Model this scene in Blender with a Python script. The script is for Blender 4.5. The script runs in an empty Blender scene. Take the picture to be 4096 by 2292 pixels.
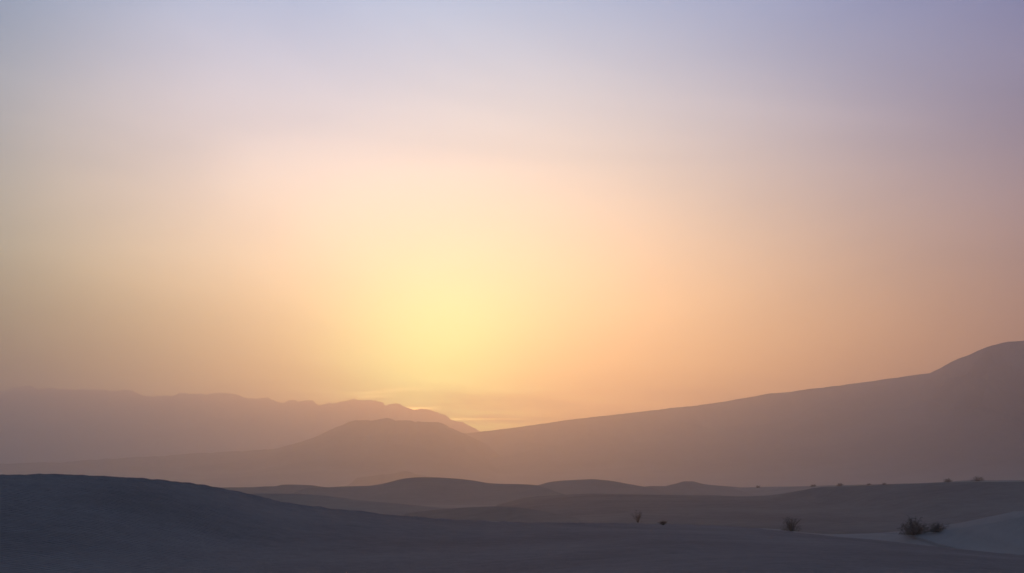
import bpy, math, random
import numpy as np
from mathutils import Vector

sc = bpy.context.scene
C = sc.collection
rad = math.radians

# ------------------------------------------------------------------ camera
EYE = 9.0                       # eye height above the desert plain (the camera stands on the near dune)
LENS = 45.0
W, H = 4096.0, 2292.0            # photograph size, used only to read directions
F = LENS / 36.0 * W
HORIZON = 1936.0                 # row of the level line of sight in the photograph
PITCH = math.atan((HORIZON - H / 2) / F)
cam = bpy.data.cameras.new('camera')
cam.lens = LENS
cam.sensor_width = 36.0
cam.clip_start = 0.1
cam.clip_end = 60000
camo = bpy.data.objects.new('camera', cam)
C.objects.link(camo)
camo.location = (0, 0, EYE)
camo.rotation_euler = (math.pi / 2 + PITCH, 0, 0)
sc.camera = camo


def ray(px, py):
    """unit direction of a pixel of the photograph (4096 x 2292)"""
    x, y, z = (px - W / 2) / F, (H / 2 - py) / F, 1.0
    c, s = math.cos(PITCH), math.sin(PITCH)
    return Vector((x, z * c - y * s, z * s + y * c)).normalized()


def at(px, py, dist):
    """the point on a pixel's line of sight at a ground distance (y) of dist metres"""
    d = ray(px, py)
    return Vector((0, 0, EYE)) + d * (dist / d.y)


# ------------------------------------------------------------------ sun and sky
SUN = ray(1890, 1390)
SUN_EL = math.asin(SUN.z)
SUN_AZ = math.atan2(SUN.x, SUN.y)
sun = bpy.data.lights.new('sun', 'SUN')
sun.energy = 0.69
sun.angle = rad(6)
sun.color = (1.0, 0.395, 0.065)
suno = bpy.data.objects.new('sun', sun)
C.objects.link(suno)
suno.location = SUN * 200
suno.rotation_euler = SUN.to_track_quat('Z', 'Y').to_euler()

world = bpy.data.worlds.new('World')
sc.world = world
world.use_nodes = True
NT = world.node_tree
NT.nodes.clear()


def mth(nt, op, a, b=None, c=None, clamp=False):
    n = nt.nodes.new('ShaderNodeMath')
    n.operation = op
    n.use_clamp = clamp
    for i, v in enumerate((a, b, c)):
        if v is None:
            continue
        if isinstance(v, (int, float)):
            n.inputs[i].default_value = v
        else:
            nt.links.new(v, n.inputs[i])
    return n.outputs[0]


def vmath(nt, op, a, b=None, scale=None):
    n = nt.nodes.new('ShaderNodeVectorMath')
    n.operation = op
    for i, v in enumerate((a, b)):
        if v is None:
            continue
        if isinstance(v, (tuple, list, Vector)):
            n.inputs[i].default_value = tuple(v)
        else:
            nt.links.new(v, n.inputs[i])
    if scale is not None:
        if isinstance(scale, (int, float)):
            n.inputs['Scale'].default_value = scale
        else:
            nt.links.new(scale, n.inputs['Scale'])
    return n


SKY_STRENGTH = 0.015
SHEET = 0.6
STREAK = 3.6
GAPS = [(1590, 1770, 1636, 0.07, 17.0, 0.02), (1745, 2120, 1676, 0.03, 11.0, 0.0), (1380, 1760, 1578, 0.06, 2.2, 0.08), (1420, 1590, 1590, 0.045, 4.0, 0.06), (1500, 1800, 1560, 0.05, 1.5, 0.05)]
coord = NT.nodes.new('ShaderNodeTexCoord').outputs['Generated']
nrm = vmath(NT, 'NORMALIZE', coord).outputs[0]
sky = NT.nodes.new('ShaderNodeTexSky')
sky.sky_type = 'NISHITA'
sky.sun_disc = False
sky.sun_elevation = SUN_EL
sky.sun_rotation = SUN_AZ
sky.altitude = 0
sky.air_density = 1.0
sky.dust_density = 4.0
sky.ozone_density = 3.0
DEG = 180 / math.pi
sep = NT.nodes.new('ShaderNodeSeparateXYZ')
NT.links.new(nrm, sep.inputs[0])
el = mth(NT, 'MULTIPLY', mth(NT, 'ARCSINE', sep.outputs[2]), DEG)
elp = mth(NT, 'MAXIMUM', el, 0.0)
az = mth(NT, 'MULTIPLY', mth(NT, 'ARCTAN2', sep.outputs[0], sep.outputs[1]), DEG)
theta = mth(NT, 'MULTIPLY', mth(NT, 'ARCCOSINE', vmath(NT, 'DOT_PRODUCT', nrm, SUN).outputs['Value']), DEG)


def expo(x, w):
    return mth(NT, 'EXPONENT', mth(NT, 'MULTIPLY', x, -1.0 / w))


def gauss(x, w):
    q = mth(NT, 'MULTIPLY', x, 1.0 / w)
    return mth(NT, 'EXPONENT', mth(NT, 'MULTIPLY', mth(NT, 'MULTIPLY', q, q), -1.0))


def azel(px, py):
    d = ray(px, py)
    return math.atan2(d.x, d.y) * DEG, math.asin(d.z) * DEG


def off(v):
    return mth(NT, 'MULTIPLY', mth(NT, 'ARCCOSINE', vmath(NT, 'DOT_PRODUCT', nrm, v).outputs['Value']), DEG)


def mul(a, b):
    return mth(NT, 'MULTIPLY', a, b)


def sub(a, b):
    return mth(NT, 'SUBTRACT', a, b)


GLOW = ray(1715, 1420)               # brightest part of the dust veil, beside the veiled sun
GLOW_AZ = math.atan2(GLOW.x, GLOW.y) * DEG
tg = off(GLOW)
# light scattered by the dust of the upper air: lobes round the sun, a glowing band along the horizon, a blue upper sky
high = sub(1.0, expo(elp, 14))
LOBES = [
    (gauss(off(ray(1705, 1660)), 4.3), (0.0, 1.95, 0.44)),
    (gauss(tg, 14), (0.6, 0.06, 0.12)),
    (gauss(tg, 22), (0.0, 0.705, 0.0)),
    (mul(expo(elp, 8), gauss(sub(az, GLOW_AZ + 12), 20)), (2.34, 0.34, 0.0)),
    (mul(mul(high, high), gauss(theta, 28)), (0.0, 0.0, 1.38)),
    (sub(1.0, expo(elp, 30)), (0.1, 0.146, 0.215)),
    (gauss(off(ray(640, 960)), 10.5), (0.54, 0.175, 0.04)),
    (gauss(off(ray(1000, 520)), 9), (0.0, 0.02, 0.14)),
]
lobes = None
for val, colr in LOBES:
    v_ = vmath(NT, 'SCALE', colr, scale=val).outputs[0]
    lobes = v_ if lobes is None else vmath(NT, 'ADD', lobes, v_).outputs[0]
# a bank of thicker dust low on the left
bank = mul(gauss(mth(NT, 'ADD', az, 24.0), 15), sub(1.0, mth(NT, 'DIVIDE', sub(el, 3.0), 7.0, clamp=True)))
lobes = vmath(NT, 'SCALE', lobes, scale=sub(1.0, mul(bank, 0.97))).outputs[0]
total = vmath(NT, 'ADD', lobes, vmath(NT, 'SCALE', sky.outputs[0], scale=SKY_STRENGTH).outputs[0]).outputs[0]
# soft uneven sheets of high haze
cm2 = NT.nodes.new('ShaderNodeCombineXYZ')
NT.links.new(mul(az, 0.045), cm2.inputs[0])
NT.links.new(mth(NT, 'ADD', mul(el, 0.16), mul(az, 0.012)), cm2.inputs[1])
hn = NT.nodes.new('ShaderNodeTexNoise')
hn.inputs['Scale'].default_value = 1.0
hn.inputs['Detail'].default_value = 3
hn.inputs['Roughness'].default_value = 0.45
hn.inputs['Distortion'].default_value = 0.6
NT.links.new(cm2.outputs[0], hn.inputs['Vector'])
sheet = mul(sub(hn.outputs[0], 0.5), mth(NT, 'DIVIDE', elp, 6.0, clamp=True))
shc = NT.nodes.new('ShaderNodeCombineXYZ')
for i_, k_ in enumerate((SHEET, SHEET * 0.75, SHEET * 0.5)):
    NT.links.new(mth(NT, 'ADD', 1.0, mul(sheet, k_)), shc.inputs[i_])
total = vmath(NT, 'MULTIPLY', total, shc.outputs[0]).outputs[0]
# thin streaks of cloud low over the mountains
cmb = NT.nodes.new('ShaderNodeCombineXYZ')
NT.links.new(mth(NT, 'MULTIPLY', az, 0.16), cmb.inputs[0])
NT.links.new(mth(NT, 'ADD', mth(NT, 'MULTIPLY', el, 1.5), mth(NT, 'MULTIPLY', az, 0.05)), cmb.inputs[1])
cn = NT.nodes.new('ShaderNodeTexNoise')
cn.inputs['Scale'].default_value = 1.0
cn.inputs['Detail'].default_value = 5
cn.inputs['Roughness'].default_value = 0.55
NT.links.new(cmb.outputs[0], cn.inputs['Vector'])
streak = mth(NT, 'MULTIPLY', mth(NT, 'SUBTRACT', cn.outputs[0], 0.5), STREAK)
streak = mth(NT, 'MAXIMUM', mth(NT, 'ADD', 1.0, mth(NT, 'MULTIPLY', streak, mul(gauss(sub(el, 2.6), 1.5), gauss(sub(az, GLOW_AZ + 2), 13)))), 0.05)
total = vmath(NT, 'SCALE', total, scale=streak).outputs[0]
# gaps under the clouds where the bright sky behind shows
for (px0, px1, py_, thick, amp, tilt) in GAPS:
    a0, e0 = azel(px0, py_)
    a1, _e = azel(px1, py_)
    along = mth(NT, 'DIVIDE', mth(NT, 'SUBTRACT', az, a0), a1 - a0)
    lens = mth(NT, 'MULTIPLY', mth(NT, 'SMOOTH_MIN', mth(NT, 'MULTIPLY', mth(NT, 'MAXIMUM', along, 0.0), 4.0), 1.0, 0.2),
               mth(NT, 'MAXIMUM', mth(NT, 'SUBTRACT', 1.0, along), 0.0))
    gap = mth(NT, 'MULTIPLY', gauss(sub(sub(el, e0), mul(sub(az, a0), tilt)), thick), lens)
    total = vmath(NT, 'ADD', total, vmath(NT, 'SCALE', (1.0, 0.52, 0.16), scale=mth(NT, 'MULTIPLY', gap, amp)).outputs[0]).outputs[0]
bg = NT.nodes.new('ShaderNodeBackground')
bg.inputs['Strength'].default_value = 1.0
out = NT.nodes.new('ShaderNodeOutputWorld')
NT.links.new(total, bg.inputs['Color'])
NT.links.new(bg.outputs[0], out.inputs['Surface'])

sc.view_settings.view_transform = 'Standard'
sc.view_settings.look = 'None'
sc.view_settings.exposure = 0.0
sc.view_settings.gamma = 1.0
sc.render.engine = 'CYCLES'
sc.cycles.use_denoising = True
sc.cycles.volume_bounces = 1
sc.cycles.max_bounces = 6
sc.cycles.diffuse_bounces = 2

HAZE_DENSITY = 2.9e-4
HAZE_G = 0.77
HAZE_COLOR = (0.92, 0.89, 0.93)

# ------------------------------------------------------------------ helpers
rng = np.random.default_rng(7)
_PERM = rng.permutation(512)


def _hash(ix, iy):
    return _PERM[(_PERM[ix & 511] + iy) & 511]


def gnoise(x, y):
    """gradient noise, about -0.7..0.7"""
    x = np.asarray(x, float)
    y = np.asarray(y, float)
    ix, iy = np.floor(x).astype(int), np.floor(y).astype(int)
    fx, fy = x - ix, y - iy
    u, v = fx * fx * fx * (fx * (fx * 6 - 15) + 10), fy * fy * fy * (fy * (fy * 6 - 15) + 10)

    def g(dx, dy):
        a = _hash(ix + dx, iy + dy) * (2 * math.pi / 512.0)
        return np.cos(a) * (fx - dx) + np.sin(a) * (fy - dy)
    n0 = g(0, 0) * (1 - u) + g(1, 0) * u
    n1 = g(0, 1) * (1 - u) + g(1, 1) * u
    return n0 * (1 - v) + n1 * v


def fbm(x, y, octaves=5, gain=0.5, ridged=False):
    t, a, f = 0.0, 1.0, 1.0
    for k in range(octaves):
        n = gnoise(x * f + 17.3 * k, y * f - 9.1 * k)
        if ridged:
            n = 0.5 - np.abs(n) * 1.6
        t = t + a * n
        a *= gain
        f *= 2.03
    return t


def smooth(a, b, x):
    t = np.clip((x - a) / (b - a), 0, 1)
    return t * t * (3 - 2 * t)


def pchip(xs, ys, q):
    """monotone cubic interpolation, linear beyond the ends"""
    xs, ys = np.asarray(xs, float), np.asarray(ys, float)
    h = np.diff(xs)
    d = np.diff(ys) / h
    m = np.zeros_like(xs)
    m[0], m[-1] = d[0], d[-1]
    for i in range(1, len(xs) - 1):
        if d[i - 1] * d[i] > 0:
            w1, w2 = 2 * h[i] + h[i - 1], h[i] + 2 * h[i - 1]
            m[i] = (w1 + w2) / (w1 / d[i - 1] + w2 / d[i])
    i = np.clip(np.searchsorted(xs, q) - 1, 0, len(h) - 1)
    t = (q - xs[i]) / h[i]
    t2, t3 = t * t, t * t * t
    r = ((2 * t3 - 3 * t2 + 1) * ys[i] + (t3 - 2 * t2 + t) * h[i] * m[i]
         + (-2 * t3 + 3 * t2) * ys[i + 1] + (t3 - t2) * h[i] * m[i + 1])
    r = np.where(q < xs[0], ys[0] + (q - xs[0]) * m[0] * 0.5, r)
    return np.where(q > xs[-1], ys[-1] + (q - xs[-1]) * m[-1] * 0.5, r)


def grid_object(name, X, Y, Z, mat, label=None, cat=None, kind='structure', group=None):
    nr, nc = X.shape
    co = np.stack([X, Y, Z], -1).reshape(-1, 3).astype(np.float32)
    a = (np.arange(nr - 1)[:, None] * nc + np.arange(nc - 1)[None, :])
    q = np.stack([a, a + 1, a + nc + 1, a + nc], -1).reshape(-1, 4).astype(np.int32)
    p0, p1, p3 = co[q[0, 0]], co[q[0, 1]], co[q[0, 3]]
    if np.cross(p1 - p0, p3 - p0)[2] < 0:
        q = q[:, ::-1]
    me = bpy.data.meshes.new(name)
    me.vertices.add(len(co))
    me.vertices.foreach_set('co', co.ravel())
    me.loops.add(q.size)
    me.loops.foreach_set('vertex_index', np.ascontiguousarray(q).ravel())
    me.polygons.add(len(q))
    me.polygons.foreach_set('loop_start', np.arange(len(q), dtype=np.int32) * 4)
    me.polygons.foreach_set('use_smooth', np.ones(len(q), dtype=bool))
    me.update(calc_edges=True)
    me.validate()
    me.materials.append(mat)
    o = bpy.data.objects.new(name, me)
    C.objects.link(o)
    o['kind'] = kind
    if label:
        o['label'] = label
    if cat:
        o['category'] = cat
    if group:
        o['group'] = group
    return o


def sand_material(name, base, alt, patch, ripple, rough=0.95, bump=0.6, fine=12.0):
    m = bpy.data.materials.new(name)
    m.use_nodes = True
    nt = m.node_tree
    b = nt.nodes['Principled BSDF']
    b.inputs['Roughness'].default_value = rough
    b.inputs['Specular IOR Level'].default_value = 0.15
    tc = nt.nodes.new('ShaderNodeTexCoord').outputs['Object']
    n1 = nt.nodes.new('ShaderNodeTexNoise')
    n1.inputs['Scale'].default_value = 1.0 / patch
    n1.inputs['Detail'].default_value = 6
    nt.links.new(tc, n1.inputs['Vector'])
    n2 = nt.nodes.new('ShaderNodeTexNoise')
    n2.inputs['Scale'].default_value = fine / patch
    n2.inputs['Detail'].default_value = 4
    nt.links.new(tc, n2.inputs['Vector'])
    f = mth(nt, 'ADD', mth(nt, 'MULTIPLY', n1.outputs[0], 0.65), mth(nt, 'MULTIPLY', n2.outputs[0], 0.35))
    r = nt.nodes.new('ShaderNodeMapRange')
    r.inputs['From Min'].default_value = 0.36
    r.inputs['From Max'].default_value = 0.64
    nt.links.new(f, r.inputs['Value'])
    mix = nt.nodes.new('ShaderNodeMix')
    mix.data_type = 'RGBA'
    mix.inputs['A'].default_value = (*base, 1)
    mix.inputs['B'].default_value = (*alt, 1)
    nt.links.new(r.outputs[0], mix.inputs['Factor'])
    nt.links.new(mix.outputs['Result'], b.inputs['Base Color'])
    if ripple:
        wv = nt.nodes.new('ShaderNodeTexWave')
        wv.inputs['Scale'].default_value = 1.0 / ripple
        wv.inputs['Distortion'].default_value = 6
        wv.inputs['Detail'].default_value = 2
        wv.inputs['Detail Scale'].default_value = 0.6
        wv.bands_direction = 'Y'
        nt.links.new(tc, wv.inputs['Vector'])
        n3 = nt.nodes.new('ShaderNodeTexNoise')
        n3.inputs['Scale'].default_value = 3.0 / ripple
        n3.inputs['Detail'].default_value = 3
        nt.links.new(tc, n3.inputs['Vector'])
        hgt = mth(nt, 'ADD', mth(nt, 'MULTIPLY', wv.outputs['Fac'], 0.6), n3.outputs[0])
        bp = nt.nodes.new('ShaderNodeBump')
        bp.inputs['Strength'].default_value = bump
        bp.inputs['Distance'].default_value = ripple * 0.12
        nt.links.new(hgt, bp.inputs['Height'])
        nt.links.new(bp.outputs[0], b.inputs['Normal'])
    return m


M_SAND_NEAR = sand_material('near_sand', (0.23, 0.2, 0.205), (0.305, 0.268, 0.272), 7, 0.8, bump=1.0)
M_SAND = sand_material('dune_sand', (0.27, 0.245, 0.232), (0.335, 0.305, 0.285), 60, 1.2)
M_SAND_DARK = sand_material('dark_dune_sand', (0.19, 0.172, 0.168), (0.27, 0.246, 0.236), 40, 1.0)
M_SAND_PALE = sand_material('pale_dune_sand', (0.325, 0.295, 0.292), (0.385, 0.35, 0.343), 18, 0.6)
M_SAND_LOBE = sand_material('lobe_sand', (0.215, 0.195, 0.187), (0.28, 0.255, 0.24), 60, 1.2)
M_PLAIN = sand_material('plain_sand', (0.30, 0.27, 0.25), (0.43, 0.39, 0.355), 220, 2.5, fine=9)
M_ROCK = sand_material('hill_rock', (0.10, 0.082, 0.072), (0.18, 0.15, 0.13), 420, 30, bump=0.8)
M_FAR = sand_material('range_rock', (0.10, 0.085, 0.08), (0.16, 0.14, 0.125), 900, 60, bump=0.8)


def apron(m, colour, z0, z1):
    """pale gravel washed out over the foot of a hill"""
    nt = m.node_tree
    b = nt.nodes['Principled BSDF']
    old = b.inputs['Base Color'].links[0].from_socket
    sx = nt.nodes.new('ShaderNodeSeparateXYZ')
    tc = nt.nodes.new('ShaderNodeTexCoord').outputs['Object']
    nt.links.new(tc, sx.inputs[0])
    nz = nt.nodes.new('ShaderNodeTexNoise')
    nz.inputs['Scale'].default_value = 1 / 160.0
    nz.inputs['Detail'].default_value = 5
    nt.links.new(tc, nz.inputs['Vector'])
    hgt = mth(nt, 'ADD', sx.outputs[2], mth(nt, 'MULTIPLY', mth(nt, 'SUBTRACT', nz.outputs[0], 0.5), z1))
    r = nt.nodes.new('ShaderNodeMapRange')
    r.inputs['From Min'].default_value = z0
    r.inputs['From Max'].default_value = z1
    nt.links.new(hgt, r.inputs['Value'])
    mix = nt.nodes.new('ShaderNodeMix')
    mix.data_type = 'RGBA'
    mix.inputs['A'].default_value = (*colour, 1)
    nt.links.new(r.outputs[0], mix.inputs['Factor'])
    nt.links.new(old, mix.inputs['B'])
    nt.links.new(mix.outputs['Result'], b.inputs['Base Color'])


M_SLOPE = M_ROCK.copy()
M_SLOPE.name = 'slope_rock'
M_HILL = M_ROCK.copy()
M_HILL.name = 'rounded_hill_rock'
apron(M_HILL, (0.34, 0.30, 0.265), 5, 70)
apron(M_SLOPE, (0.34, 0.30, 0.265), 5, 80)


def zoom(pts, ox, oy, k=1100 / 2573.0):
    """points read in an enlarged view of the photograph -> photograph pixels"""
    return [(ox + u * k, oy + v * k) for u, v in pts]


# ------------------------------------------------------------------ desert plain
def plain_z(x, y):
    r = np.hypot(x, y)
    near = 1 - smooth(2500, 6000, r)
    z = 0.55 * fbm(x / 95.0, y / 70.0, 4) * near
    z = z + 1.6 * fbm(x / 600.0, y / 420.0, 3) * smooth(600, 1500, r)
    return z


rr = np.concatenate([[2.0], np.geomspace(20, 10400, 300)])
aa = np.linspace(0, 2 * math.pi, 481)
R_, A_ = np.meshgrid(rr, aa, indexing='ij')
PX, PY = R_ * np.sin(A_), R_ * np.cos(A_)
grid_object('desert_ground', PX, PY, plain_z(PX, PY), M_PLAIN, 'pale sandy desert floor stretching between the dunes and the hills', 'ground')


# ------------------------------------------------------------------ dunes
def ridge(name, pts, mat, label, cat, front, back, ncol=260, nrow=90, power=1.9, base=-0.8,
          wob=0.0, wlen=30.0, rough=None, skew=0.0, ext=0.25, jag=None):
    """a ridge through a crest read from the photograph: pts = (column, row, distance).  The crest runs on a
    little beyond its ends and sinks into the plain; a hollow lee slope falls towards the camera and a
    rounded windward slope away from it."""
    P = [at(px, py, d) for px, py, d in pts]
    # parameter along the crest
    s = np.concatenate([[0], np.cumsum([max(1e-3, (P[i + 1] - P[i]).xy.length) for i in range(len(P) - 1)])])
    s /= s[-1]
    t = np.linspace(-ext, 1 + ext, ncol)
    cx = pchip(s, [p.x for p in P], t)
    cy = pchip(s, [p.y for p in P], t)
    cz = pchip(s, [p.z for p in P], t)
    end = smooth(-ext, 0, t) * (1 - smooth(1, 1 + ext, t))      # sinks into the plain beyond the ends
    if jag:
        cz = cz + jag[0] * fbm(cx / jag[1], cx * 0 + 3.7, 4, 0.6) * smooth(0, 6 * jag[0], cz)
    cz = base + (cz - base) * end
    g = np.linspace(-1, 1, nrow)
    g = np.sign(g) * np.abs(g) ** 1.5          # rows crowd at the crest
    G, CX = np.meshgrid(g, cx, indexing='ij')
    CY = np.broadcast_to(cy, G.shape)
    CZ = np.broadcast_to(cz, G.shape)
    f = np.abs(G)
    prof_f = (1 - f) ** power
    prof_b = 0.5 + 0.5 * np.cos(np.pi * f ** 1.1)
    prof = np.where(G < 0, prof_f, prof_b)
    fr = np.broadcast_to(np.interp(t, np.linspace(0, 1, len(front)), front) if np.ndim(front) else np.full(ncol, front), G.shape)
    Yw = CY + np.where(G < 0, G * fr, G * back)
    Xw = CX + G * skew + (cx - cx.mean())[None, :] * 0.0
    Zw = base + (CZ - base) * prof
    env = (1 - f) * np.minimum(1, f * 6) * np.broadcast_to(np.clip(end, 0, 1), G.shape)
    if wob:
        Zw = Zw + wob * fbm(Xw / wlen, Yw / (wlen * 0.8), 4) * env
    if rough:
        Zw = Zw + rough(Xw, Yw, Zw, f, CZ)
    return grid_object(name, Xw, Yw, Zw, mat, label, cat)


R1, R2, R3, R4, R5 = (0, 1450), (1000, 1450), (2000, 1676), (2996, 1676), (2996, 1250)


def with_px(pts, table):
    """crest distances given at a few columns of the photograph"""
    xs, ds = zip(*table)
    return [(p[0], p[1], float(pchip(xs, ds, np.array([p[0]]))[0])) for p in pts]


def with_d(pts, ds):
    n = len(pts)
    q = np.interp(np.linspace(0, 1, n), np.linspace(0, 1, len(ds)), ds)
    return [(p[0], p[1], float(d)) for p, d in zip(pts, q)]


# --- the near dune the camera stands on
fore = (zoom([(0, 1055), (250, 1048), (450, 1045), (700, 1050), (900, 1057), (1100, 1070), (1300, 1082), (1450, 1093), (1600, 1108),
              (1750, 1125), (1850, 1140), (1950, 1158), (2050, 1176), (2150, 1192), (2250, 1213)], *R1)
        + zoom([(0, 1235), (200, 1280), (400, 1320), (600, 1345), (850, 1375), (1100, 1400), (1300, 1425), (1480, 1441)], *R2)
        + zoom([(0, 962), (300, 968), (600, 975), (900, 976), (1200, 980), (1500, 987), (1800, 992), (2100, 1001), (2400, 1026)], *R3)
        + zoom([(0, 1017), (250, 1045), (450, 1065), (600, 1080), (800, 1105), (1000, 1132), (1200, 1160), (1400, 1180),
                (1600, 1205), (1800, 1228), (2200, 1258), (2573, 1300)], *R4))


def fore_d(px):
    return np.interp(px, [-1500, 0, 900, 2200, 3200, 4096, 5600], [50, 54, 60, 70, 80, 88, 96])


FP = [at(px, py, float(fore_d(px))) for px, py in fore]
fx0, fx1 = FP[0].x, FP[-1].x
FXS, FYS, FZS = [p.x for p in FP], [p.y for p in FP], [p.z for p in FP]


def fore_crest(x):
    yc = np.interp(x, [-110, fx0] + FXS[1:-1] + [fx1, 110], [34, FYS[0]] + FYS[1:-1] + [FYS[-1], 100])
    zc = pchip(FXS, FZS, x)
    zc = np.where(x < fx0, FZS[0] - 0.012 * (fx0 - x) - 0.0022 * (x - fx0) ** 2, zc)
    zc = np.where(x > fx1, FZS[-1] - 0.045 * (x - fx1) - 0.0008 * (x - fx1) ** 2, zc)
    return yc, zc


def fore_z(x, y):
    yc, zc = fore_crest(x)
    y0 = -45.0
    zn = EYE - 1.7 - 0.0016 * x * x * (np.abs(x) > 0) * 0.35 - 0.010 * x
    s = np.clip(y / yc, -1, 1)
    # slope between the camera and the crest: nearly level underfoot, steepening to the crest
    hang = np.where(zc > zn, (1 - (1 - np.clip(s, 0, 1))) ** 1.7, np.clip(s, 0, 1) ** 1.15)
    z = zn + (zc - zn) * hang
    z = z - 2.0 * smooth(8, -14, x) * np.sin(np.pi * np.clip(s, 0, 1) ** 0.9) ** 1.3
    z = np.where(y < 0, zn - 0.004 * y * y * 0.6, z)
    b = y - yc
    z = np.where(b > 0, zc - 0.02 * b - np.minimum(b * 0.42, 0.42 * b * b / (b + 3.0)), z)
    env = np.minimum(1, np.abs(y - yc) / 9.0)
    z = z + 0.13 * fbm(x / 15.0, y / 14.0, 3) * env
    z = z + 0.022 * fbm(x / 1.4, y / 1.0, 3)
    z = z + 0.060 * fbm(x / 0.6, y / 0.5, 3) * np.exp(-((y - yc) / 1.5) ** 2)
    return np.maximum(z, -1.2)


fxs = np.concatenate([np.linspace(-110, -36, 60)[:-1], np.linspace(-36, 52, 760), np.linspace(52, 110, 50)[1:]])
u = np.concatenate([np.linspace(-45, 8, 40)[:-1] / 70.0, np.linspace(8 / 70.0, 0.85, 150)[:-1], np.linspace(0.85, 1.04, 110)])
tail = np.linspace(0, 1, 26)[1:] ** 1.4 * 34
Yrows = []
yc0, _ = fore_crest(fxs)
for uu in u:
    Yrows.append(uu * yc0)
for tt in tail:
    Yrows.append(1.04 * yc0 + tt)
FY = np.array(Yrows)
FX = np.broadcast_to(fxs, FY.shape)
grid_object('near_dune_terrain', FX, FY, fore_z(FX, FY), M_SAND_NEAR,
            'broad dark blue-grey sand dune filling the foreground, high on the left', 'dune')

# --- the dune rising from the right edge, just behind the near one
hp = with_d(zoom([(-150, 1060), (150, 1031), (300, 1042), (450, 1060), (650, 1084), (900, 1093), (1200, 1090), (1420, 1083), (1500, 1077), (1700, 1060),
                  (1850, 1042), (2000, 1018), (2200, 985), (2400, 945), (2573, 912), (2800, 870)], *R4), [180, 170, 162, 156, 150, 144, 138, 132])
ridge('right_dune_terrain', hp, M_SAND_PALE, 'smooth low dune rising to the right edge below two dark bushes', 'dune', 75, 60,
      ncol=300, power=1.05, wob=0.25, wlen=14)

# --- the long dark dune on the right
ep = (zoom([(380, 722), (580, 714), (750, 704), (900, 700), (1200, 705), (1600, 714), (2000, 724)], *R3)
      + zoom([(0, 724), (300, 712), (600, 664), (800, 638), (1000, 628), (1150, 624), (1400, 612), (1600, 605), (1800, 600), (2100, 592),
              (2400, 588), (2573, 587), (3000, 590)], *R4))
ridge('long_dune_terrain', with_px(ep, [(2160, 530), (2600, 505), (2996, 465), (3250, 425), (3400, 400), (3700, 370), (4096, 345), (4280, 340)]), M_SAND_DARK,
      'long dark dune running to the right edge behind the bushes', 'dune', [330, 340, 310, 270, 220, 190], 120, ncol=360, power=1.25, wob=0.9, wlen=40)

# --- middle barchan with a sharp arm running down to the right
ap = (zoom([(560, 1172), (720, 1168), (850, 1162), (1000, 1158), (1100, 1154), (1200, 1142), (1300, 1120), (1400, 1094), (1480, 1081), (1560, 1074), (1640, 1073),
            (1750, 1075), (1850, 1081), (2000, 1093), (2120, 1109), (2220, 1127)], *R2)
      + zoom([(0, 606), (150, 609), (280, 614), (340, 620), (400, 638), (470, 660), (550, 688), (625, 712)], *R3))
ridge('barchan_dune_terrain', with_px(ap, [(1240, 640), (1430, 670), (1640, 700), (1900, 700), (2060, 685), (2145, 665), (2200, 620), (2268, 560)]), M_SAND,
      'rounded middle dune with a sharp arm running down to the right', 'dune', [120, 170, 190, 170, 60], 140, ncol=360,
      power=1.7, wob=0.7, wlen=50)

# --- the dune just behind it on the right
bp_ = zoom([(200, 640), (340, 622), (390, 611), (450, 594), (560, 579), (700, 570), (800, 565), (870, 563), (950, 569), (1050, 580), (1150, 598),
            (1250, 616), (1340, 632), (1450, 650)], *R3)
ridge('back_dune_terrain', with_d(bp_, [800, 850, 860, 850]), M_SAND, 'gently domed dune right of the middle dune', 'dune', 170, 140,
      power=1.8, wob=0.6, wlen=50)

# --- the small pointed dune further right
cp = zoom([(1340, 636), (1430, 627), (1540, 628), (1620, 612), (1690, 595), (1740, 582), (1800, 583), (1870, 600), (1950, 615), (2080, 626), (2250, 640)], *R3)
ridge('small_dune_terrain', with_d(cp, [980, 960, 980]), M_SAND, 'small pointed dune on the far flat, right of centre', 'dune', 190, 120,
      power=1.8, wob=0.5, wlen=45)

# --- the low swell left of the middle dune
lp = zoom([(-400, 1176), (-200, 1168), (0, 1166), (150, 1160), (240, 1157), (300, 1144), (380, 1142), (500, 1145), (580, 1149), (640, 1159), (760, 1170)], *R2)
ridge('swell_dune_terrain', with_d(lp, [700, 760, 780, 780]), M_SAND, 'low flat swell of sand left of the middle dune', 'dune', 190, 110,
      power=1.7, wob=0.6, wlen=45)

# --- nearer low ridges between the near dune and the middle dune
gp = zoom([(-120, 1232), (60, 1228), (240, 1225), (420, 1229), (600, 1240), (800, 1262), (1000, 1290), (1250, 1312), (1480, 1334), (1750, 1362), (2050, 1400)], *R2)
ridge('low_dune_terrain', with_d(gp, [400, 405, 400, 392, 380, 360]), M_SAND, 'low ridge just above the near dune, left of the middle dune', 'dune', 70, 90,
      power=1.7, wob=0.5, wlen=35)
fp2 = zoom([(-1000, 905), (-750, 868), (-500, 842), (-250, 827), (-80, 822), (60, 822), (130, 826), (350, 858), (470, 878), (560, 896), (700, 925)], *R3)
ridge('lobe_dune_terrain', with_d(fp2, [355, 352, 348, 340, 330, 320, 308]), M_SAND_LOBE, 'low lobe of sand below the arm of the middle dune', 'dune', 48, 80,
      power=1.5, wob=0.4, wlen=30)
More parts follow.
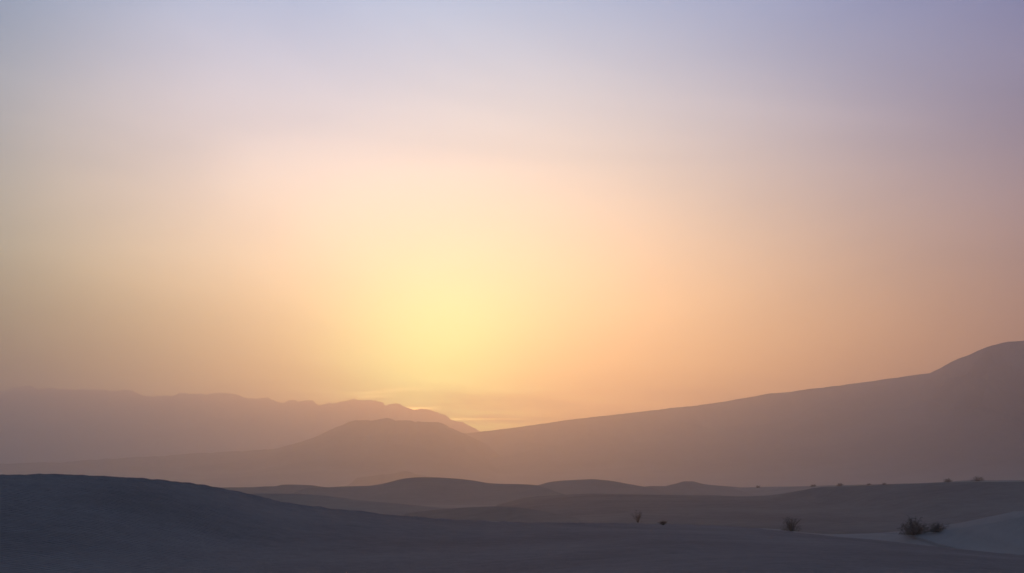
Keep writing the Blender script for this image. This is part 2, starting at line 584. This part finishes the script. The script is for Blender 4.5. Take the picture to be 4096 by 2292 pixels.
# --- pale rise carrying the two hummock bushes behind the long dune
jp = [(2860, 1953), (2996, 1949), (3120, 1947), (3210, 1945), (3338, 1941), (3488, 1938), (3600, 1935), (3744, 1930), (3830, 1925), (3893, 1921),
      (3960, 1921), (4096, 1921), (4240, 1923)]
ridge('pale_dune_terrain', with_px(jp, [(2860, 980), (3300, 900), (3700, 740), (4240, 640)]), M_PLAIN, 'thin pale strip of sand behind the long dark dune', 'dune', 150, 120,
      power=1.5, wob=0.4, wlen=45)


# ------------------------------------------------------------------ hills and mountains
def rocky(amp, length, seed):
    def f(X, Y, Z, fr, CZ):
        h = np.clip(Z / np.maximum(CZ, 1.0), 0, 1)
        n = fbm(X / length + seed, Y / (length * 1.6), 6, ridged=True)
        away = np.minimum(1, fr * 9)                      # leave the traced skyline alone
        return amp * np.minimum(n - 0.85, 0.0) * h * (1 - fr) ** 0.5 * away * smooth(0, 60, CZ)
    return f


hill = (zoom([(-400, 950), (0, 945), (300, 938), (560, 932), (760, 918), (870, 911), (950, 906), (990, 900), (1040, 904), (1200, 892), (1400, 880), (1600, 868),
              (1850, 850), (2100, 835), (2310, 824)], *R1)
        + zoom([(0, 822), (100, 818), (200, 808), (300, 790), (400, 763), (500, 735), (600, 697), (680, 660), (750, 630), (840, 595), (920, 560), (980, 545),
                (1060, 542), (1150, 540), (1220, 530), (1300, 523), (1340, 533), (1365, 544), (1385, 538), (1440, 537), (1510, 546), (1550, 559),
                (1580, 554), (1650, 556), (1745, 555), (1800, 572), (1850, 598), (1900, 622), (1950, 645), (2000, 664), (2080, 700), (2200, 760)], *R2))
ridge('rocky_hill', with_d(hill, [4700, 4800, 4800, 4800, 4800]), M_HILL, 'low rounded hill left of centre with a long flat skirt to the left', 'hill',
      1700, 1200, ncol=700, nrow=130, power=1.5, base=-3, rough=rocky(55, 380, 3.0), jag=(3.0, 60))

knoll = [(1430, 1911), (1480, 1904), (1520, 1899), (1550, 1897), (1580, 1893), (1605, 1887), (1625, 1885), (1645, 1889), (1665, 1897), (1700, 1903), (1740, 1911)]
ridge('low_knoll_hill', with_d(knoll, [3400, 3450, 3450, 3400]), M_ROCK, 'small dark knoll at the foot of the rounded hill', 'knoll',
      170, 170, ncol=160, nrow=50, power=1.3, base=3, jag=(1.0, 12))

fan = (zoom([(1850, 690), (1930, 674), (2000, 664), (2100, 653), (2200, 641), (2400, 617)], *R2)
       + zoom([(400, 42), (800, -12), (1200, -56), (1600, -102), (2000, -148)], 2000, 1676)
       + zoom([(0, 792), (100, 775), (220, 752), (330, 744), (400, 738), (500, 722), (700, 699), (850, 682), (1000, 662), (1200, 632), (1400, 605), (1600, 577),
               (1690, 566), (1740, 542), (1790, 520), (1830, 497), (1890, 463), (1950, 435), (2000, 415), (2060, 392), (2130, 360), (2200, 332), (2250, 312),
               (2320, 295), (2420, 272), (2500, 265), (2573, 258), (2900, 240), (3300, 262)], *R5))
ridge('sloping_hill', with_d(fan, [5600, 5500, 5200, 4800, 4300, 3700, 3400]), M_SLOPE, 'long straight slope climbing right to a dark shoulder at the edge', 'hill',
      [2000, 2200, 2400, 2300, 2100], 1500, ncol=700, nrow=150, power=1.45, base=-3, rough=rocky(75, 420, 11.0), jag=(2.2, 70))

far = (zoom([(-500, 300), (-200, 262), (0, 278), (70, 262), (130, 238), (190, 228), (240, 218), (280, 216), (320, 230), (365, 243), (430, 238), (520, 248), (640, 256), (700, 262),
             (760, 255), (830, 258), (900, 248), (950, 244), (990, 252), (1020, 264), (1080, 270), (1150, 258), (1200, 255), (1250, 264), (1300, 287),
             (1350, 303), (1400, 317), (1430, 322), (1520, 315), (1610, 313), (1650, 292), (1690, 277), (1730, 281), (1780, 292), (1850, 296), (1930, 298),
             (1990, 290), (2050, 284), (2120, 290), (2200, 290), (2240, 300), (2300, 322)], *R1)
       + zoom([(0, 330), (90, 335), (150, 335), (200, 352), (260, 368), (310, 378), (360, 362), (400, 355), (435, 367), (447, 378), (480, 365), (530, 358),
               (570, 357), (600, 370), (640, 390), (680, 390), (740, 380), (790, 386), (850, 375), (900, 358), (940, 343), (968, 333), (1000, 342), (1050, 345),
               (1110, 345), (1160, 358), (1210, 370), (1245, 385), (1265, 408), (1300, 393), (1340, 384), (1390, 380), (1430, 400), (1470, 418), (1510, 430),
               (1530, 448), (1580, 443), (1605, 435), (1650, 437), (1690, 447), (1730, 465), (1780, 482), (1820, 490), (1850, 510), (1900, 540), (1950, 550),
               (1985, 550), (2020, 572), (2060, 598), (2100, 618), (2140, 635), (2180, 655), (2250, 690), (2400, 760)], *R2))
FAR_D = 8500
ridge('mountain_range_hills', with_d(far, [FAR_D + 400, FAR_D, FAR_D + 300, FAR_D]), M_FAR, 'faint jagged mountain range fading into haze on the left', 'mountain range',
      2300, 1500, ncol=1100, nrow=120, power=1.35, base=-5, rough=rocky(160, 950, 5.0), jag=(11, 150))

# ------------------------------------------------------------------ bushes
M_LEAF = bpy.data.materials.new('desert_leaf')
M_LEAF.use_nodes = True
_b = M_LEAF.node_tree.nodes['Principled BSDF']
_b.inputs['Roughness'].default_value = 0.8
_n = M_LEAF.node_tree.nodes.new('ShaderNodeTexNoise')
_n.inputs['Scale'].default_value = 2.5
_t = M_LEAF.node_tree.nodes.new('ShaderNodeTexCoord')
M_LEAF.node_tree.links.new(_t.outputs['Object'], _n.inputs['Vector'])
_m = M_LEAF.node_tree.nodes.new('ShaderNodeMix')
_m.data_type = 'RGBA'
_m.inputs['A'].default_value = (0.050, 0.053, 0.043, 1)
_m.inputs['B'].default_value = (0.092, 0.094, 0.078, 1)
M_LEAF.node_tree.links.new(_n.outputs[0], _m.inputs['Factor'])
M_LEAF.node_tree.links.new(_m.outputs['Result'], _b.inputs['Base Color'])
M_TWIG = bpy.data.materials.new('desert_twig')
M_TWIG.use_nodes = True
_b = M_TWIG.node_tree.nodes['Principled BSDF']
_b.inputs['Roughness'].default_value = 0.9
_n = M_TWIG.node_tree.nodes.new('ShaderNodeTexNoise')
_n.inputs['Scale'].default_value = 9
_m = M_TWIG.node_tree.nodes.new('ShaderNodeMix')
_m.data_type = 'RGBA'
_m.inputs['A'].default_value = (0.04, 0.032, 0.026, 1)
_m.inputs['B'].default_value = (0.075, 0.06, 0.048, 1)
M_TWIG.node_tree.links.new(_n.outputs[0], _m.inputs['Factor'])
M_TWIG.node_tree.links.new(_m.outputs['Result'], _b.inputs['Base Color'])


def tube(path, r0, r1, sides=5):
    v, f = [], []
    n = len(path)
    for i, p in enumerate(path):
        d = (path[min(i + 1, n - 1)] - path[max(i - 1, 0)]).normalized()
        a = d.orthogonal().normalized()
        b = d.cross(a)
        r = r0 + (r1 - r0) * i / (n - 1)
        for k in range(sides):
            w = 2 * math.pi * k / sides
            v.append(p + a * (math.cos(w) * r) + b * (math.sin(w) * r))
    for i in range(n - 1):
        for k in range(sides):
            f.append((i * sides + k, i * sides + (k + 1) % sides, (i + 1) * sides + (k + 1) % sides, (i + 1) * sides + k))
    f.append(tuple(range(sides))[::-1])
    f.append(tuple((n - 1) * sides + k for k in range(sides)))
    return v, f


def part(name, v, f, mat, parent):
    me = bpy.data.meshes.new(name)
    me.from_pydata([tuple(p) for p in v], [], f)
    me.materials.append(mat)
    o = bpy.data.objects.new(name, me)
    C.objects.link(o)
    o.parent = parent
    return o


def bush(loc, w, h, seed, label, group=None, nstem=9, leaves=900, leaf=0.07, spread=1.0, sparse=0.0, lean=0.0, low=0.0, fill=0.6):
    """a many-stemmed desert shrub: stems fan out from the base, each carrying finer twigs and small leaves"""
    R = random.Random(seed)
    root = bpy.data.objects.new('desert_bush', None)
    C.objects.link(root)
    root.location = loc
    root['label'] = label
    root['category'] = 'bush'
    if group:
        root['group'] = group
    tips, tv, tf = [], [], []
    for i in range(nstem):
        az = 2 * math.pi * (i + R.uniform(-.35, .35)) / nstem
        out_ = R.uniform(.25, 1.0) * spread
        hh = h * (1.0 - 0.45 * out_ ** 2) * R.uniform(.72, 1.08)
        end = Vector((math.cos(az) * out_ * w * .5 + lean * w * .5, math.sin(az) * out_ * w * .5, hh))
        mid = Vector((end.x * .38, end.y * .38, hh * .55)) + Vector((R.uniform(-1, 1), R.uniform(-1, 1), 0)) * w * .03
        path = []
        for k in range(7):
            t = k / 6
            path.append(Vector((0, 0, -0.12 * h)) * (1 - t) ** 2 + mid * 2 * t * (1 - t) + end * t * t)
        v, f = tube(path, max(.012, h * .014), max(.004, h * .004))
        part('stem', v, f, M_TWIG, root)
        for k in range(7):
            t = R.uniform(.3, 1)
            p = Vector((0, 0, 0)) * (1 - t) ** 2 + mid * 2 * t * (1 - t) + end * t * t
            d = Vector((R.uniform(-1, 1), R.uniform(-1, 1), R.uniform(-.1, 1.0))).normalized()
            L = R.uniform(.10, .26) * w * (1.1 - .4 * t)
            q = p + d * L
            q.z = max(q.z, .03 * h)
            v, f = tube([p, (p + q) * .5 + Vector((0, 0, .04 * L)), q], max(.006, h * .005), max(.003, h * .002), 3)
            o = len(tv)
            tv += v
            tf += [tuple(a + o for a in ff) for ff in f]
            tips.append((p, q))
    tw = part('twig', tv, tf, M_TWIG, root)
    tw['kind'] = 'stuff'
    lv, lf = [], []
    clumps = []
    while len(clumps) < 46:
        x, y, z = R.uniform(-1, 1), R.uniform(-1, 1), R.random()
        if x * x + y * y + z * z * 1.1 < 1:
            clumps.append(Vector((x * w * .42 * spread + lean * w * .3 * z, y * w * .42 * spread, z * h * .78)))
    for i in range(leaves):
        if R.random() < fill:                                   # inner leaves gathered in clumps through the dome
            k = R.choice(clumps)
            c = k + Vector((R.gauss(0, 1), R.gauss(0, 1), R.gauss(0, .7))) * w * .055
        else:                                                   # leaves along the twigs, out to the ragged edge
            p, q = R.choice(tips)
            c = p.lerp(q, R.random() ** .7) + Vector((R.gauss(0, 1), R.gauss(0, 1), R.gauss(0, .8))) * w * .022
        if low and R.random() < low:
            c.z *= R.uniform(.1, .7)
        c.z = max(c.z, .02 * h)
        n = Vector((R.gauss(0, 1), R.gauss(0, 1), R.gauss(0, 1))).normalized()
        a = n.orthogonal().normalized()
        b = n.cross(a)
        s = leaf * R.uniform(.6, 1.4)
        o = len(lv)
        lv += [c - a * s, c - b * s * .45, c + a * s, c + b * s * .45]
        lf.append((o, o + 1, o + 2, o + 3))
    cr = part('foliage', lv, lf, M_LEAF, root)
    cr['kind'] = 'stuff'
    return root


bpy.context.view_layer.update()
DG = bpy.context.evaluated_depsgraph_get()


def plant(px, py, wpx, hpx):
    """the place where the line of sight of a bush's foot meets the ground, and the bush's size there"""
    hit, p, nrm_, idx, ob, mat = sc.ray_cast(DG, Vector((0, 0, EYE)), ray(px, py), distance=20000)
    m = p.y / F
    return p, wpx * m, hpx * m


BUSHES = [
    # column and row of the foot, width and height in photograph pixels, seed, label, options
    (3656, 2139, 134, 66, 1, 'large dark dense bush on the crest of the right-hand dune', dict(nstem=18, leaves=4800, leaf=.05, low=.4, fill=.5)),
    (3746, 2128, 110, 34, 2, 'low dark bush just right of the large dark bush', dict(nstem=16, leaves=2600, leaf=.045, low=.4, fill=.5, lean=.12)),
    (3166, 2125, 92, 62, 3, 'grey-green bush standing alone behind the near dune crest, right of centre', dict(nstem=16, leaves=2200, leaf=.042, low=.4, fill=.5)),
    (2552, 2090, 64, 46, 4, 'thin twiggy upright bush poking above the near dune crest', dict(nstem=13, leaves=420, leaf=.06, spread=1.0, fill=.3)),
    (2652, 2100, 42, 18, 5, 'tiny dark tuft on the crest of the near dune', dict(nstem=14, leaves=260, leaf=.012, fill=.3, low=.3)),
    (3911, 1924, 62, 17, 6, 'wide dark hummock bush on the pale strip behind the long dune', dict(nstem=12, leaves=1100, leaf=.16, low=.4)),
    (3792, 1929, 44, 14, 7, 'low rounded bush peeping over the long dune, left of the hummock bush', dict(nstem=11, leaves=800, leaf=.2, low=.4)),
    (3361, 1944, 36, 10, 8, 'low scrub patch on the pale flat above the lone grey-green bush', dict(nstem=9, leaves=500, leaf=.25, low=.4)),
    (3476, 1941, 24, 7, 9, 'small scrub clump between two others on the far flat', dict(nstem=8, leaves=350, leaf=.25, low=.4)),
    (3538, 1939, 22, 6, 10, 'smallest scrub clump where the pale flat meets the long dune', dict(nstem=8, leaves=350, leaf=.22, low=.4)),
    (3255, 1946, 30, 8, 11, 'faint flat scrub clump on the far flat left of the scrub patch', dict(nstem=8, leaves=350, leaf=.28, low=.4)),
    (3032, 1951, 22, 8, 12, 'faint upright scrub clump right of the small pointed dune', dict(nstem=8, leaves=350, leaf=.26, low=.4)),
]
for (px, py, wp, hp_, seed, label, opt) in BUSHES:
    loc, w, h = plant(px, py, wp, hp_)
    print('bush', seed, 'at', [round(c, 1) for c in loc], 'w', round(w, 2), 'h', round(h, 2))
    bush(loc, w, h, seed, label, 'desert scrub', **opt)

# ------------------------------------------------------------------ haze
hx, y0, y1, z0, z1 = 10600, -10600, 10800, -7.0, 640
v = [(x, y, z) for x in (-hx, hx) for y in (y0, y1) for z in (z0, z1)]
f = [(0, 1, 3, 2), (4, 6, 7, 5), (0, 4, 5, 1), (2, 3, 7, 6), (0, 2, 6, 4), (1, 5, 7, 3)]
me = bpy.data.meshes.new('haze')
me.from_pydata(v, [], f)
hz = bpy.data.objects.new('haze', me)
C.objects.link(hz)
hz['kind'] = 'stuff'
hz['label'] = 'even dusty sunset haze filling the whole valley'
hz['category'] = 'haze'
M_HAZE = bpy.data.materials.new('haze_air')
M_HAZE.use_nodes = True
nt = M_HAZE.node_tree
nt.nodes.clear()
pv = nt.nodes.new('ShaderNodeVolumePrincipled')
pv.inputs['Color'].default_value = (*HAZE_COLOR, 1)
pv.inputs['Density'].default_value = HAZE_DENSITY
pv.inputs['Anisotropy'].default_value = HAZE_G
mo = nt.nodes.new('ShaderNodeOutputMaterial')
nt.links.new(pv.outputs[0], mo.inputs['Volume'])
me.materials.append(M_HAZE)
